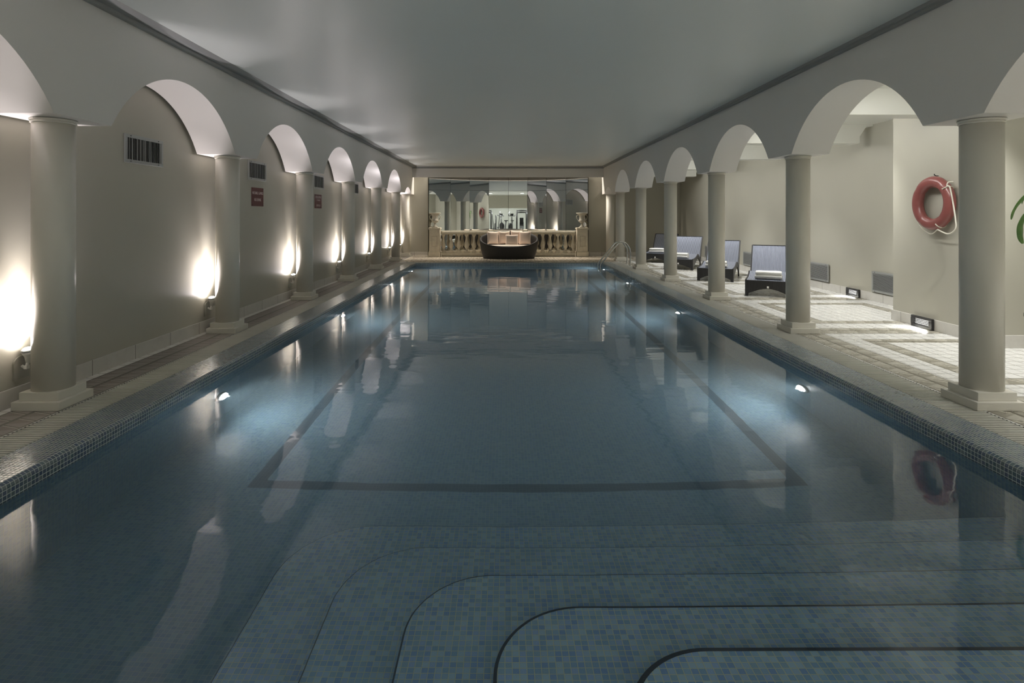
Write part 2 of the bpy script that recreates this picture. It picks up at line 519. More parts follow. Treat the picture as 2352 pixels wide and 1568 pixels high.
# ceiling
NHX, NHY, nh = (-1.8, .1, 2.0), -3.2, .15  # recesses added for the near-hall fill lamps
b = MB(); b.box(XLW-.15, BR-.2, YN-.2, NHY-nh, ZCEIL, ZCEIL+.12); b.box(XLW-.15, BR-.2, NHY+nh, YF+1, ZCEIL, ZCEIL+.12)
xs = [XLW-.15]
for q in NHX: xs += [q-nh, q+nh]
xs.append(BR-.2)
for a, c in zip(xs[::2], xs[1::2]): b.box(a, c, NHY-nh, NHY+nh, ZCEIL, ZCEIL+.12)
b.box(XLW-.15, BR-.2, NHY-.5, NHY+.5, ZCEIL+.125, ZCEIL+.2)
struct(b.build('ceiling', M_ceil))
DLX = 5.15; DLY = [YC[0]-S*1.5+.1, YC[0]-S/2+.1] + [q+S/2-.05 for q in YC[:5]]
b = MB(); hr = .075; c_ = []
b.box(BR-.25, DLX-hr, YN-.2, YF+.15, 3.09, 3.20); b.box(DLX+hr, XRW+.15, YN-.2, YF+.15, 3.09, 3.20)
ys = [YN-.2]
for q in DLY: ys += [q-hr, q+hr]
ys.append(YF+.15)
for a, c in zip(ys[::2], ys[1::2]): b.box(DLX-hr, DLX+hr, a, c, 3.09, 3.20)
b.box(BR-.25, XRW+.15, YN-.2, YF+.15, 3.205, 3.27)
struct(b.build('ceiling_lounge', M_lceil))
for i, yb in enumerate([YC[0]-S] + YC[:6]):
    b = MB()
    b.prism([(BR-.02, 3.1), (BR-.02, 2.76), (6.22, 2.76), (6.22, 2.88), (6.34, 3.06), (XRW+.02, 3.06), (XRW+.02, 3.1)], 'y', yb-.25, yb+.05)
    struct(b.build('ceiling_beam', M_lceil))

# arcades
def arcade(name, xf, xb):
    b = MB()
    cols = [Y0 + S*k for k in range(-4, 6)] + [20.65]
    hw = .31; R = 1.302
    y_start = YN
    curves = []
    pts = [(y_start, ZS)]
    for i in range(len(cols)-1):
        a, c = cols[i] + hw, cols[i+1] - hw
        h = (c-a)/2; mid = (a+c)/2
        if h > .9: zc, RR = ZCR - R, R
        else:
            rise = .21; RR = (h*h + rise*rise)/(2*rise); zc = ZS + rise - RR
        th = math.asin(h/RR); n = 32 if h > .9 else 14
        pts.append((a, ZS))
        for j in range(1, n):
            t = -th + 2*th*j/n
            pts.append((mid + RR*sin(t), zc + RR*cos(t)))
        pts.append((c, ZS)); curves.append(pts[-n-1:])
    pts.append((YF, ZS))
    for cv in curves: b.grid([[(xf, q[0], q[1]), (xb, q[0], q[1])] for q in cv])
    for (ya, za), (yc, zc) in zip(pts, pts[1:]):
        arch = not (abs(za-ZS) < 1e-6 and abs(zc-ZS) < 1e-6)
        b.face([(xf,ya,za), (xf,yc,zc), (xf,yc,ZCEIL+.01), (xf,ya,ZCEIL+.01)])
        b.face([(xb,ya,za), (xb,yc,zc), (xb,yc,ZCEIL+.01), (xb,ya,ZCEIL+.01)])
        if not arch: b.face([(xf,ya,za), (xf,yc,zc), (xb,yc,zc), (xb,ya,za)])
    return struct(b.build(name, M_arc))
arcade('wall_left_arcade', FL, BL)
arcade('wall_right_arcade', FR, BR)

# cornices
b = MB()
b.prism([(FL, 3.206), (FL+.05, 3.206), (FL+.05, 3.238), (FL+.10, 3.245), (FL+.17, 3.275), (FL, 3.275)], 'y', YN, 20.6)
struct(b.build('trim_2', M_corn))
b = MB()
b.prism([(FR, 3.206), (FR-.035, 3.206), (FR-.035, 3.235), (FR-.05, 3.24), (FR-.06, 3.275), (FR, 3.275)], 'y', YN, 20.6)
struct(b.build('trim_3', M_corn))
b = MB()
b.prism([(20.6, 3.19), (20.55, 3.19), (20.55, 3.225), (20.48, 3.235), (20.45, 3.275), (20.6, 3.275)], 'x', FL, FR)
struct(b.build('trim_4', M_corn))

# skirtings
def skirt(name, boxes):
    b = MB()
    for q in boxes: b.box(*q, 0, .145, bev=.004)
    struct(b.build(name, M_skirt))
skirt('baseboard_left', [(XLW, XLW+.016, YN, YF)])
skirt('baseboard_right', [(XRW-.016, XRW, 8.2, YF), (XRW-.016, XRW, YN, 6.45)])
skirt('baseboard_pier', [(5.562, 5.578, 6.45, 8.2), (5.562, XRW, 6.432, 6.448), (5.562, XRW, 8.202, 8.218)])
skirt('baseboard_far', [(XLW, -2.85, YF-.016, YF), (3.10, XRW, YF-.016, YF)])

# ------------------------------------------------------------------ columns
M_capm = M_col
def make_column():
    root = empty('column', (0,0,0), '', 'column')
    r = .143
    b = MB(); b.lathe([(r, .13), (r, ZS-.036)], 40); b.build('shaft', M_col, root)
    b = MB(); b.lathe([(r+.001, ZS-.036), (r+.009, ZS-.033), (r+.009, ZS-.026), (r+.003, ZS-.023), (r+.003, ZS-.018), (r+.014, ZS-.013), (r+.014, ZS-.003)], 40)
    b.build('capital', M_col, root)
    b = MB(); b.box(-.185, .185, -.185, .185, 0, .066, bev=.004); b.box(-.151, .151, -.151, .151, .066, .131, bev=.004)
    b.build('plinth', M_col, root)
    return root
LLAB = ['nearest cream column of the left arcade, its plinth standing on the grate edge',
        'second cream column on the left, the wall uplight glaring at its foot',
        'third cream column on the left, between the two red signs',
        'fourth cream column from the camera in the left arcade',
        'fifth cream column from the camera in the left arcade',
        'sixth cream column on the left, next to last before the far wall',
        'last cream column on the left, against the far wall under the small arch']
RLAB = ['nearest cream column on the right, just right of the red lifebuoy',
        'second cream column on the right, hiding the edge of the nearest lounger',
        'third cream column on the right, standing in front of the second lounger',
        'fourth cream column on the right, crossing the backrest of the farthest lounger',
        'fifth cream column on the right, left of the farthest lounger',
        'sixth cream column on the right, directly behind the pool ladder rails',
        'last cream column on the right, against the far wall left of the ladder top']
col0 = make_column()
for i, y in enumerate(YC):
    for x, labs, g in ((CXL, LLAB, 'columns of the left arcade'), (CXR, RLAB, 'columns of the right arcade')):
        if i == 0 and x == CXL:
            c = col0; c.location = (x, y, 0); c['label'] = labs[0]
        else: c = dup(col0, (x, y, 0), labs[i])
        c['group'] = g

# ------------------------------------------------------------------ lights helper
def spot(name, loc, d, power, size, blend, color=(1,1,1), radius=.04):
    l = bpy.data.lights.new(name, 'SPOT'); l.energy = power; l.spot_size = math.radians(size); l.spot_blend = blend
    l.color = color; l.shadow_soft_size = radius
    o = bpy.data.objects.new(name, l); COL.objects.link(o); o.location = loc
    o.rotation_euler = Vector(d).to_track_quat('-Z', 'Y').to_euler()
    return o
def area(name, loc, d, power, sx, sy, color=(1,1,1), spread=180):
    l = bpy.data.lights.new(name, 'AREA'); l.energy = power; l.shape = 'RECTANGLE'; l.size = sx; l.size_y = sy
    l.color = color; l.spread = math.radians(spread)
    o = bpy.data.objects.new(name, l); COL.objects.link(o); o.location = loc
    o.rotation_euler = Vector(d).to_track_quat('-Z', 'Y').to_euler()
    return o

# ------------------------------------------------------------------ wall uplights (left)
M_lens = emit('uplight_glass', (1, .96, .9), 22)
M_plate = plain('uplight_plate', (.36, .35, .30), .4)
def make_uplight():
    root = empty('wall_uplight', (0,0,0), '', 'uplight', 'wall uplights behind the left columns')
    b = MB()      # back plate: rounded top
    poly = [(-.07, .0), (.07, .0), (.07, .13)] + [(.07*cos(a), .13 + .05*sin(a)) for a in [pi*k/10 for k in range(1, 10)]] + [(-.07, .13)]
    b.prism(poly, 'x', 0, .014); b.build('wall_plate', M_plate, root)
    b = MB(); b.tube([(.014, 0, .10), (.035, 0, .085), (.055, 0, .10), (.06, 0, .13)], .011, 8); b.box(.040, .066, -.016, .016, .075, .105, bev=.004)
    b.build('bracket', M_white, root)
    b = MB(); b.lathe([(.020, -.075), (.028, -.07), (.030, -.02), (.040, .0), (.041, .02)], 20, (.066, 0, .20), M=Matrix.Rotation(.22, 4, 'X'))
    h = b.build('lamp_head', M_white, root)
    b = MB(); b.lathe([(.043, .018), (.044, .034), (.037, .036)], 20, (.066, 0, .20), M=Matrix.Rotation(.22, 4, 'X')); b.build('bezel', M_alu, h)
    b = MB(); b.lathe([(.036, .034), (.030, .042), (.012, .046)], 20, (.066, 0, .20), M=Matrix.Rotation(.22, 4, 'X')); b.build('lens', M_lens, h)
    return root
ULAB = ['wall uplight low on the left wall behind the nearest column, partly hidden', 'wall uplight glaring behind the second left column',
        'white wall uplight beside the third left column', 'small wall uplight beside the fourth left column',
        'small wall uplight beside the fifth left column', 'tiny wall uplight beside the sixth left column',
        'tiny wall uplight beside the last left column by the far wall']
up0 = make_uplight()
for i, y in enumerate(YC):
    loc = (XLW+.001, y, .20)
    if i == 0: u = up0; u.location = loc; u['label'] = ULAB[0]
    else: u = dup(up0, loc, ULAB[i])
    for nm, pw, sz, dr in (('uplight_core', 100, 27, (-.010, -.03, 1)), ('uplight_beam', 42, 92, (-.02, -.10, 1)), ('uplight_spill', 62, 152, (-.05, -.20, 1))):
        spot(nm, (XLW+.072, y-.006, .457), dr, pw, sz, 1.0, (1, .91, .93), .03)

# ------------------------------------------------------------------ vents
def make_vent(w, h, n, vertical, name='wall_vent'):
    """in the YZ plane, front towards +X; origin at the centre"""
    root = empty(name, (0,0,0), '', 'vent')
    fw = .035
    b = MB()
    b.box(0, .014, -w/2, w/2, h/2-fw, h/2, bev=.003); b.box(0, .014, -w/2, w/2, -h/2, -h/2+fw, bev=.003)
    b.box(0, .014, -w/2, -w/2+fw, -h/2+fw, h/2-fw, bev=.003); b.box(0, .014, w/2-fw, w/2, -h/2+fw, h/2-fw, bev=.003)
    b.build('frame', M_alu, root)
    b = MB(); b.box(.0005, .002, -w/2+fw, w/2-fw, -h/2+fw, h/2-fw); b.build('backing', M_dark, root)
    b = MB()
    for i in range(n):
        if vertical:
            y = -w/2+fw + (w-2*fw)*(i+.5)/n
            b.box(-.001, .001, -.009, .009, -h/2+fw, h/2-fw, M=Matrix.Translation((.009, y, 0)) @ Matrix.Rotation(random.uniform(-.5, .5)+.6, 4, 'Z'))
        else:
            z = -h/2+fw + (h-2*fw)*(i+.5)/n
            b.box(-.001, .001, -w/2+fw, w/2-fw, -.009, .009, M=Matrix.Translation((.010, 0, z)) @ Matrix.Rotation(-.98, 4, 'Y'))
    b.build('slats', M_alu, root)
    for sy in (-1, 1):
        for sz in (-1, 1):
            b = MB(); b.lathe([(.006, 0), (.006, .003)], 8, (.0145, sy*(w/2-.09), sz*(h/2-.017)), M=Matrix.Rotation(pi/2, 4, 'Y'))
            b.build('screw', M_dark, root)
    return root
VLAB = ['large wall vent with vertical slats high on the left wall between the first two columns', 'wall vent with vertical slats directly above the nearer red sign',
        'wall vent with vertical slats above the farther red sign', 'small far wall vent half hidden by the fourth left column']
v0 = make_vent(.65, .295, 22, True)
for i, y in enumerate((6.11, 8.90, 11.83, 14.70)):
    loc = (XLW+.001, y, 2.187)
    v = v0 if i == 0 else dup(v0, loc, '')
    v.location = loc; v['label'] = VLAB[i]; v['group'] = 'air vents high on the left wall'
GLAB = ['louvred floor-level grille partly hidden by the pier corner', 'louvred floor-level grille just right of the second right column',
        'louvred floor-level grille between the two nearest loungers', 'louvred floor-level grille behind the second farthest lounger']
g0 = make_vent(.88, .36, 15, False, 'wall_grille')
for i, y in enumerate((9.55, 11.76, 14.95, 17.9)):
    loc = (XRW-.018, y, .345)
    v = g0 if i == 0 else dup(g0, loc, '')
    v.location = loc; v.rotation_euler = (0, 0, pi); v['label'] = GLAB[i]; v['group'] = 'grilles low on the lounge wall'

# ------------------------------------------------------------------ low louvred floor washers (right)
M_washlens = emit('washer_glass', (1, .99, .95), 2.2)
def make_washer():
    root = empty('floor_washer', (0,0,0), '', 'wall light', 'black louvred lights in the skirting')
    w, h = .38, .148; b = MB()
    b.box(0, .035, -w/2, w/2, h-.035, h, bev=.006); b.box(0, .035, -w/2, w/2, 0, .035, bev=.006)
    b.box(0, .035, -w/2, -w/2+.055, .035, h-.035); b.box(0, .035, w/2-.055, w/2, .035, h-.035)
    b.build('housing', M_black, root)
    b = MB()
    for i in range(4):
        z = .045 + .019*i
        b.box(-.0015, .0015, -w/2+.055, w/2-.055, -.010, .010, M=Matrix.Translation((.026, 0, z)) @ Matrix.Rotation(.6, 4, 'Y'))
    b.build('louvres', M_black, root)
    b = MB(); b.box(.004, .008, -w/2+.055, w/2-.055, .036, h-.036); b.build('diffuser', M_washlens, root)
    return root
w0 = make_washer()
w0.location = (5.561, 7.58, .002); w0.rotation_euler = (0, 0, pi); w0['label'] = 'black louvred floor light under the lifebuoy'
w1 = dup(w0, (XRW-.017, 10.52, .002), 'black louvred floor light beside the half-hidden grille, farther of two')
for p, x in ((7.58, 5.561), (10.52, XRW-.017)):
    area('washer_beam', (x-.045, p, .07), (-.75, 0, -.66), 2.6, .26, .06, (1, .99, .94), 110)

# ------------------------------------------------------------------ signs
def text_mesh(txt, size, name, m, parent, loc):
    cu = bpy.data.curves.new(name, 'FONT'); cu.body = txt; cu.size = size; cu.align_x = 'CENTER'; cu.align_y = 'CENTER'; cu.extrude = .0012
    t = bpy.data.objects.new('tmp', cu); COL.objects.link(t)
    me = bpy.data.meshes.new_from_object(t.evaluated_get(bpy.context.evaluated_depsgraph_get()))
    bpy.data.objects.remove(t); me.name = name
    me.materials.clear(); me.materials.append(m)
    o = bpy.data.objects.new(name, me); COL.objects.link(o); o.parent = parent; o.location = loc
    o.rotation_euler = (pi/2, 0, pi/2)
    return o
def sign(y, w, h, lines, label):
    root = empty('warning_sign', (XLW+.001, y, 1.783), label, 'sign', 'red signs on the left wall')
    b = MB(); b.box(0, .006, -w/2, w/2, -h/2, h/2, bev=.0015); b.build('panel', M_sign, root)
    for txt, size, z, sx in lines:
        t = text_mesh(txt, size, 'lettering', M_letter, root, (.0065, 0, z)); t.scale = (sx, 1, 1)
    for sy in (-1, 1):
        for sz in (-1, 1):
            b = MB(); b.lathe([(.007, 0), (.006, .003)], 8, (.006, sy*(w/2-.018), sz*(h/2-.018)), M=Matrix.Rotation(pi/2, 4, 'Y'))
            b.build('screw', M_dark, root)
sign(8.91, .42, .288, [('NO BALL GAMES', .062, .060, .82), ('NO DIVING', .062, -.045, .75)], 'red sign reading NO DIVING below the second left wall vent')
sign(11.80, .43, .288, [('POOL DEPTH', .062, .085, .9), ('1.2 metres', .052, .028, .95), ('DEPTH 2.0', .062, -.085, .85)], 'smaller-looking farther red sign with three lines of text')

# ------------------------------------------------------------------ lifebuoy
root = empty('lifebuoy', (5.562, 7.32, 1.654), 'red ring lifebuoy with white rope hanging on the pier wall', 'lifebuoy')
b = MB(); R_, r_ = .273, .072; rows = []
for i in range(64):
    a = 2*pi*i/64
    # four shallow rope recesses
    k = 1 - .10*max(0, 1 - min(abs((a - q + pi) % (2*pi) - pi) for q in (.62, 2.2, 4.0, 5.35))/.14)
    rows.append([(-.066 + .062*k*cos(t), (R_ + r_*k*sin(t))*cos(a), (R_ + r_*k*sin(t))*sin(a)) for t in [2*pi*j/20 for j in range(20)]])
b.grid(rows, closed_u=True, closed_v=True); b.build('ring', M_buoy, root)
b = MB()   # image-right of the buoy is -Y
def loop(a): return [( -.066 + .072*cos(t), (R_+.072*sin(t))*cos(a), (R_+.072*sin(t))*sin(a)) for t in [pi*(.12+.80*j/14) for j in range(15)]]
aA, aB, aC = pi-.62, pi+1.12, pi+2.1
for a in (aA, aB): b.tube(loop(a), .007, 6)
def smooth(K, n=6):
    out = []
    for i in range(len(K)-1):
        p0, p1, p2, p3 = K[max(0,i-1)], K[i], K[i+1], K[min(len(K)-1,i+2)]
        for j in range(n):
            t = j/n
            out.append(.5*((2*p1) + (p2-p0)*t + (2*p0-5*p1+4*p2-p3)*t*t + (3*p1-p0-3*p2+p3)*t**3))
    return out + [K[-1]]
b.tube(smooth([Vector((x, -r, z)) for x, r, z in ((-.07,.335,.255), (-.11,.305,.25), (-.125,.305,.205), (-.115,.335,.19), (-.10,.365,.0), (-.09,.39,-.2), (-.085,.385,-.32), (-.10,.29,-.385), (-.13,.155,-.335))]), .0085, 7)
b.tube(smooth([Vector((x, -r, z)) for x, r, z in ((-.13,.155,-.335), (-.08,.0,-.392), (-.06,-.12,-.375), (-.06,-.25,-.285), (-.06,-.335,-.13))]), .006, 6)
b.build('rope', M_rope, root)
b = MB(); b.tube([(0, 0, .35), (-.03, 0, .35), (-.05, 0, .36), (-.055, 0, .375)], .006, 6); b.build('mount_hook', M_black, root)

# ------------------------------------------------------------------ pool ladder
root = empty('pool_ladder', (PXR, 17.25, 0), 'polished steel pool ladder at the far right corner of the pool', 'ladder')
for dy in (-.22, .22):
    pts = []
    key = [(.68, 0), (.68, .42), (.63, .56), (.55, .66), (.44, .69), (.33, .66), (.23, .56), (-.15, .10), (-.19, .03), (-.205, -.08), (-.205, -.95)]
    # smooth by Catmull-Rom
    K = [Vector((x, dy, z)) for x, z in key]
    for i in range(len(K)-1):
        p0, p1, p2, p3 = K[max(0,i-1)], K[i], K[i+1], K[min(len(K)-1,i+2)]
        for j in range(6):
            t = j/6
            pts.append(.5*((2*p1) + (p2-p0)*t + (2*p0-5*p1+4*p2-p3)*t*t + (3*p1-p0-3*p2+p3)*t**3))
    pts.append(K[-1])
    b = MB(); b.tube(pts, .021, 12); b.build('rail', M_steel, root)
    b = MB(); b.lathe([(.05, .001), (.05, .008), (.032, .018), (.022, .02)], 20, (.68, dy, 0)); b.build('flange', M_steel, root)
for z in (-.35, -.62, -.89):
    b = MB(); b.box(-.245, -.165, -.20, .20, z-.012, z+.012, bev=.004); b.build('tread', M_steel, root)

# ------------------------------------------------------------------ underwater lights
M_ulens = emit('pool_light_glass', (1, .99, .97), 9)
PLL = ['underwater light in the left pool wall, nearest the camera', 'second underwater light along the left pool wall',
       'third underwater light along the left pool wall', 'farthest underwater light in the left pool wall',
       'underwater light in the right pool wall, nearest the camera', 'second underwater light along the right pool wall',
       'third underwater light along the right pool wall, before the ladder', 'farthest underwater light on the right, behind the ladder']
pl0 = empty('pool_light', (0,0,0), '', 'pool light', 'underwater lights in the pool walls')
b = MB(); b.lathe([(.105, 0), (.105, .012), (.085, .022)], 28, M=Matrix.Rotation(pi/2, 4, 'Y')); b.build('bezel', M_alu, pl0)
b = MB(); b.lathe([(.075, .02), (.066, .040), (.04, .054), (.010, .058)], 28, M=Matrix.Rotation(pi/2, 4, 'Y')); b.build('lens', M_ulens, pl0)
i = 0
for side, ysl in ((0, (5.62, 9.75, 13.85, 16.95)), (1, (5.85, 10.0, 14.1, 17.45))):
    for y in ysl:
        x = PXL if side == 0 else PXR
        o = pl0 if i == 0 else dup(pl0, (0,0,0), '')
        o.location = (x, y, ZW-.62); o.rotation_euler = (0, 0, 0 if side == 0 else pi); o['label'] = PLL[i]
        s_ = 1 if side == 0 else -1
        spot('pool_beam', (x + s_*.068, y, ZW-.62), (s_, 0, -.10), 41, 165, .9, (1, .98, .95), .010)
        i += 1

# ------------------------------------------------------------------ far end: mirrors
root = empty('mirror_wall', (.12, YF+.3, 0), 'angled floor-to-lintel mirror panels behind the balustrade', 'mirror')
ang = [21, 18.5, 13.2, 1.5, -1.5, -13, -20, -25]
bnd = [984.8, 1035, 1078.8, 1122.9, 1167.6, 1211.2, 1255.2, 1299.8, 1350.5]
sl = [(q-1160)/1310 for q in bnd]           # bearing of every joint from the room's long axis
x, y = 20.98*sl[0], 20.98
start = (x, y); wid = []
for a, m_ in zip(ang, sl[1:]):
    t = math.radians(a); dx, dy = cos(t), sin(t)
    w_ = (m_*y - x)/(dx - m_*dy); wid.append(w_)
    nx, ny = dy, -dx            # facing the pool
    for z0, z1 in ((.02, 2.427), (2.433, 3.05)):
        b = MB()
        p = [(x + dx*.004, y + dy*.004), (x + dx*(w_-.004), y + dy*(w_-.004))]
        q = [(p[1][0] - nx*.006, p[1][1] - ny*.006), (p[0][0] - nx*.006, p[0][1] - ny*.006)]
        b.prism([(px-.12, py-YF-.3) for px, py in p+q], 'z', z0, z1)
        b.build('mirror_panel', M_mirror, root)
    x += dx*w_; y += dy*w_
b = MB()
xx, yy = start; pts = [(xx, yy+.02)]
for a, w_ in zip(ang, wid):
    xx += cos(math.radians(a))*w_; yy += sin(math.radians(a))*w_; pts.append((xx, yy+.02))
for p, q in zip(pts, pts[1:]):
    b.face([(p[0]-.12, p[1]-YF-.3, 0), (q[0]-.12, q[1]-YF-.3, 0), (q[0]-.12, q[1]-YF-.3, 3.055), (p[0]-.12, p[1]-YF-.3, 2.87)])
b.build('backing', M_dark, root)

# ------------------------------------------------------------------ balustrade, pedestals, urns
YB = 20.66
root = empty('balustrade', (.12, YB, 0), 'weathered stone balustrade between two pedestals behind the sofa', 'balustrade')
x0, x1 = -2.405, 2.405
b = MB(); b.box(x0, x1, -.10, .10, .81, .845, bev=.006); b.box(x0, x1, -.125, .125, .845, .905, bev=.012); b.build('handrail', M_stone, root)
b = MB(); b.box(x0, x1, -.10, .10, 0, .055); b.box(x0, x1, -.12, .12, .055, .135, bev=.012); b.build('base_rail', M_stone, root)
me0 = None
for k in range(18):
    xx = -2.345 + 4.69*k/17
    if me0 is None:
        b = MB()
        b.box(-.075, .075, -.075, .075, .136, .20, bev=.005)
        b.lathe([(.060, .20), (.064, .215), (.050, .235), (.036, .265), (.040, .29), (.062, .325), (.078, .37), (.080, .41), (.070, .47), (.050, .55), (.036, .63), (.032, .70), (.040, .715), (.040, .735), (.052, .75), (.06, .765)], 20)
        b.box(-.065, .065, -.065, .065, .765, .809, bev=.004)
        o = b.build('baluster', M_stone, root); me0 = o
    else:
        o = me0.copy(); COL.objects.link(o); o.parent = root
    o.location = (xx, 0, 0)
def pedestal(x, label):
    r = empty('pedestal', (x, YB, 0), label, 'pedestal', 'stone pedestals at the ends of the balustrade')
    b = MB(); w_ = .19
    b.box(-.215, .215, -.215, .215, 0, .17, bev=.006); b.box(-.205, .205, -.205, .205, .17, .20, bev=.01)
    b.build('base', M_stone, r)
    b = MB(); b.box(-w_, w_, -w_, w_, .20, .965)
    b.build('shaft', M_stone, r)
    b = MB()
    for q in ((-.095, .095, .38, .388), (-.095, .095, .742, .75), (-.095, -.087, .388, .742), (.087, .095, .388, .742)):
        b.box(q[0], q[1], -w_-.006, -w_+.001, q[2], q[3])
    b.build('panel_moulding', plain('stone_joint', (.26, .22, .15), .8), r)
    b = MB(); b.box(-.20, .20, -.20, .20, .965, .99, bev=.005); b.box(-.215, .215, -.215, .215, .99, 1.045, bev=.012)
    b.build('cap', M_stone, r)
pedestal(-2.535, 'stone pedestal at the left end of the balustrade')
pedestal(2.785, 'stone pedestal at the right end of the balustrade')
M_urn = plain('urn_stone', (.46, .43, .36), .75, nz=.22, nscale=12, bmp=.4, bscale=70)
def make_urn():
    r = empty('urn', (0,0,0), '', 'urn', 'handled stone urns on the pedestals')
    b = MB()
    b.box(-.105, .105, -.105, .105, 0, .025, bev=.004)
    b.lathe([(.10, .025), (.085, .045), (.05, .075), (.036, .11), (.036, .14), (.055, .155), (.045, .165), (.07, .185), (.115, .215), (.130, .25), (.128, .275), (.105, .29), (.098, .34), (.102, .41), (.125, .465), (.18, .505), (.205, .515), (.205, .54), (.17, .54), (.11, .48), (.09, .36)], 28)
    b.build('body', M_urn, r)
    for sx in (-1, 1):
        b = MB(); b.tube([(sx*.10, 0, .44), (sx*.165, 0, .45), (sx*.20, 0, .41), (sx*.185, 0, .35), (sx*.15, 0, .30), (sx*.12, 0, .26)], .013, 8)
        b.build('handle', M_urn, r)
    return r
u0 = make_urn(); u0.location = (-2.535, YB, 1.046); u0['label'] = 'stone urn with two handles on the left pedestal'
dup(u0, (2.785, YB, 1.046), 'stone urn with two handles on the right pedestal')

# ------------------------------------------------------------------ round wicker sofa and cushions
root = empty('wicker_sofa', (.135, 19.90, 0), 'oval black wicker sofa in front of the stone balustrade', 'sofa')
b = MB(); rows, uvs = [], []
NT = 72
def rim(th):  # th=0 front (-y)
    return .43 + .53*((1-cos(th))/2)**1.05
for i in range(NT+1):
    th = 2*pi*i/NT
    h = rim(th)
    def P(s, z): return (1.03*s*sin(th), -.525*s*cos(th), z)
    prof = [P(.865, 0), P(.915, h*.25), P(.955, h*.5), P(.985, h*.78), P(1.0, h-.05), P(.99, h-.012), P(.965, h), P(.935, h-.012), P(.915, h-.06), P(.885, max(.25, h*.55)), P(.86, .22)]
    rows.append(prof)
    uvs.append([(th*.8, q[2] if j < 7 else 2*h-q[2]) for j, q in enumerate(prof)])
b.grid(rows, uvs); b.build('shell', M_sofa, root, merge=True)
b = MB(); rows = []
for z, s in ((.16, .84), (.30, .845), (.41, .845), (.44, .83), (.452, .79), (.456, .4), (.456, .02)):
    rows.append([(1.03*s*sin(2*pi*i/48), -.525*s*cos(2*pi*i/48), z) for i in range(48)])
b.grid(rows, closed_u=True, cap=True); b.build('seat_cushion', M_seat, root)

def pillow(name, w_, h_, t_, loc, tilt, yaw, roll, label):
    b = MB(); n = 18; front, back = [], []
    for i in range(n+1):
        rf, rb = [], []
        for j in range(n+1):
            u, v = -1 + 2*i/n, -1 + 2*j/n
            th = t_/2*((1-u**4)*(1-v**4))**.55*(1 - .12*u*u - .12*v*v)
            pin = 1 - .07*((1-u*u)*abs(v)**3)
            pin2 = 1 - .07*((1-v*v)*abs(u)**3)
            xx, zz = u*w_/2*pin2, v*h_/2*pin
            rf.append((xx, -th, zz)); rb.append((xx, th, zz))
        front.append(rf); back.append(rb)
    b.grid(front); b.grid(back)
    o = b.build(name, M_pillow, merge=True)
    o.location = loc; o.rotation_euler = (-tilt, roll, yaw)
    return tag(o, label, 'pillow', 'beige pillows on the wicker sofa')
pillow('pillow', .42, .46, .13, (-.43, 20.09, 0.701), .16, .30, .03, 'beige pillow at the left end of the sofa')
pillow('pillow', .41, .46, .12, (-.03, 20.20, 0.706), .12, .03, -.02, 'beige pillow second from the left, behind the small front cushion')
pillow('pillow', .42, .46, .12, (.40, 20.22, 0.721), .12, -.05, .02, 'beige pillow at the back, third from the left, half covered')
pillow('pillow', .43, .46, .12, (.70, 20.02, 0.706), .16, -.28, -.03, 'beige pillow at the right end of the sofa')
pillow('pillow', .45, .36, .12, (.235, 19.86, 0.646), .24, .03, .0, 'smallest beige pillow, lying in front at the sofa centre')

# ------------------------------------------------------------------ loungers with towels
def make_lounger():
    root = empty('sun_lounger', (0,0,0), '', 'sun lounger', 'black wicker sun loungers along the lounge wall')
    W = .39
    top = [(0, .295), (.25, .30), (.55, .31), (.78, .345), (.92, .378), (1.0, .372), (1.12, .315), (1.22, .268), (1.32, .28), (1.42, .36), (1.52, .48), (1.64, .63), (1.74, .745), (1.86, .855)]
    T = []
    for i in range(len(top)-1):
        p0, p1, p2, p3 = [Vector(top[min(max(q, 0), len(top)-1)]) for q in (i-1, i, i+1, i+2)]
        for j in range(4):
            t = j/4; T.append(tuple(.5*((2*p1) + (p2-p0)*t + (2*p0-5*p1+4*p2-p3)*t*t + (3*p1-p0-3*p2+p3)*t**3)))
    T.append(top[-1])
    # sling: woven top surface with thickness
    b = MB(); nx = 12
    up = [[(-W+.012+(2*W-.024)*k/nx, y, z) for k in range(nx+1)] for y, z in T]
    lo = [[(p[0], p[1]+.012, p[2]-.026) for p in r] for r in up]
    b.grid(up); b.grid(lo)
    b.build('sling', M_sling_sheen, root)
    # side panels
    low = [(1.90, .835), (1.78, .70), (1.66, .54), (1.56, .40), (1.50, .27), (1.465, .14), (1.455, 0), (1.41, 0), (1.385, .10), (1.30, .16), (1.15, .215), (1.0, .265), (.85, .265), (.65, .225), (.45, .165), (.25, .105), (.11, .07), (.055, 0), (0, 0)]
    poly = [(y, z+.006) for y, z in T] + low
    for sx in (-1, 1):
        b = MB(); b.prism(poly, 'x', sx*W - sx*.028, sx*W); b.build('side_panel', M_rattan, root)
    # front panel with a shallow arch between the legs
    arch = [(-W+.085 + (2*W-.17)*k/16, .06 + .085*sin(pi*k/16)) for k in range(17)]
    poly = [(-W+.029, .292), (-W+.029, 0), (-W+.055, 0), (-W+.065, .05)] + arch + [(W-.065, .05), (W-.055, 0), (W-.029, 0), (W-.029, .292)]
    b = MB(); b.prism(poly, 'y', -.002, .035); b.build('front_panel', M_rattan, root)
    b = MB(); b.box(-W+.02, W-.02, 1.850, 1.882, .846, .864, bev=.004); b.build('top_rail', M_rattan, root)
    b = MB(); b.box(-.017, .017, -.007, -.002, .155, .195, bev=.002); b.build('maker_tag', M_white, root)
    return root
LO = [((4.48, 10.65), 'nearest sun lounger, half hidden by the second right column'), ((4.41, 13.10), 'sun lounger second from the camera, behind the third right column'),
      ((4.41, 15.85), 'sun lounger third from the camera, between the third and fourth right columns'), ((4.38, 18.15), 'farthest sun lounger, darkest backrest, in the far corner')]
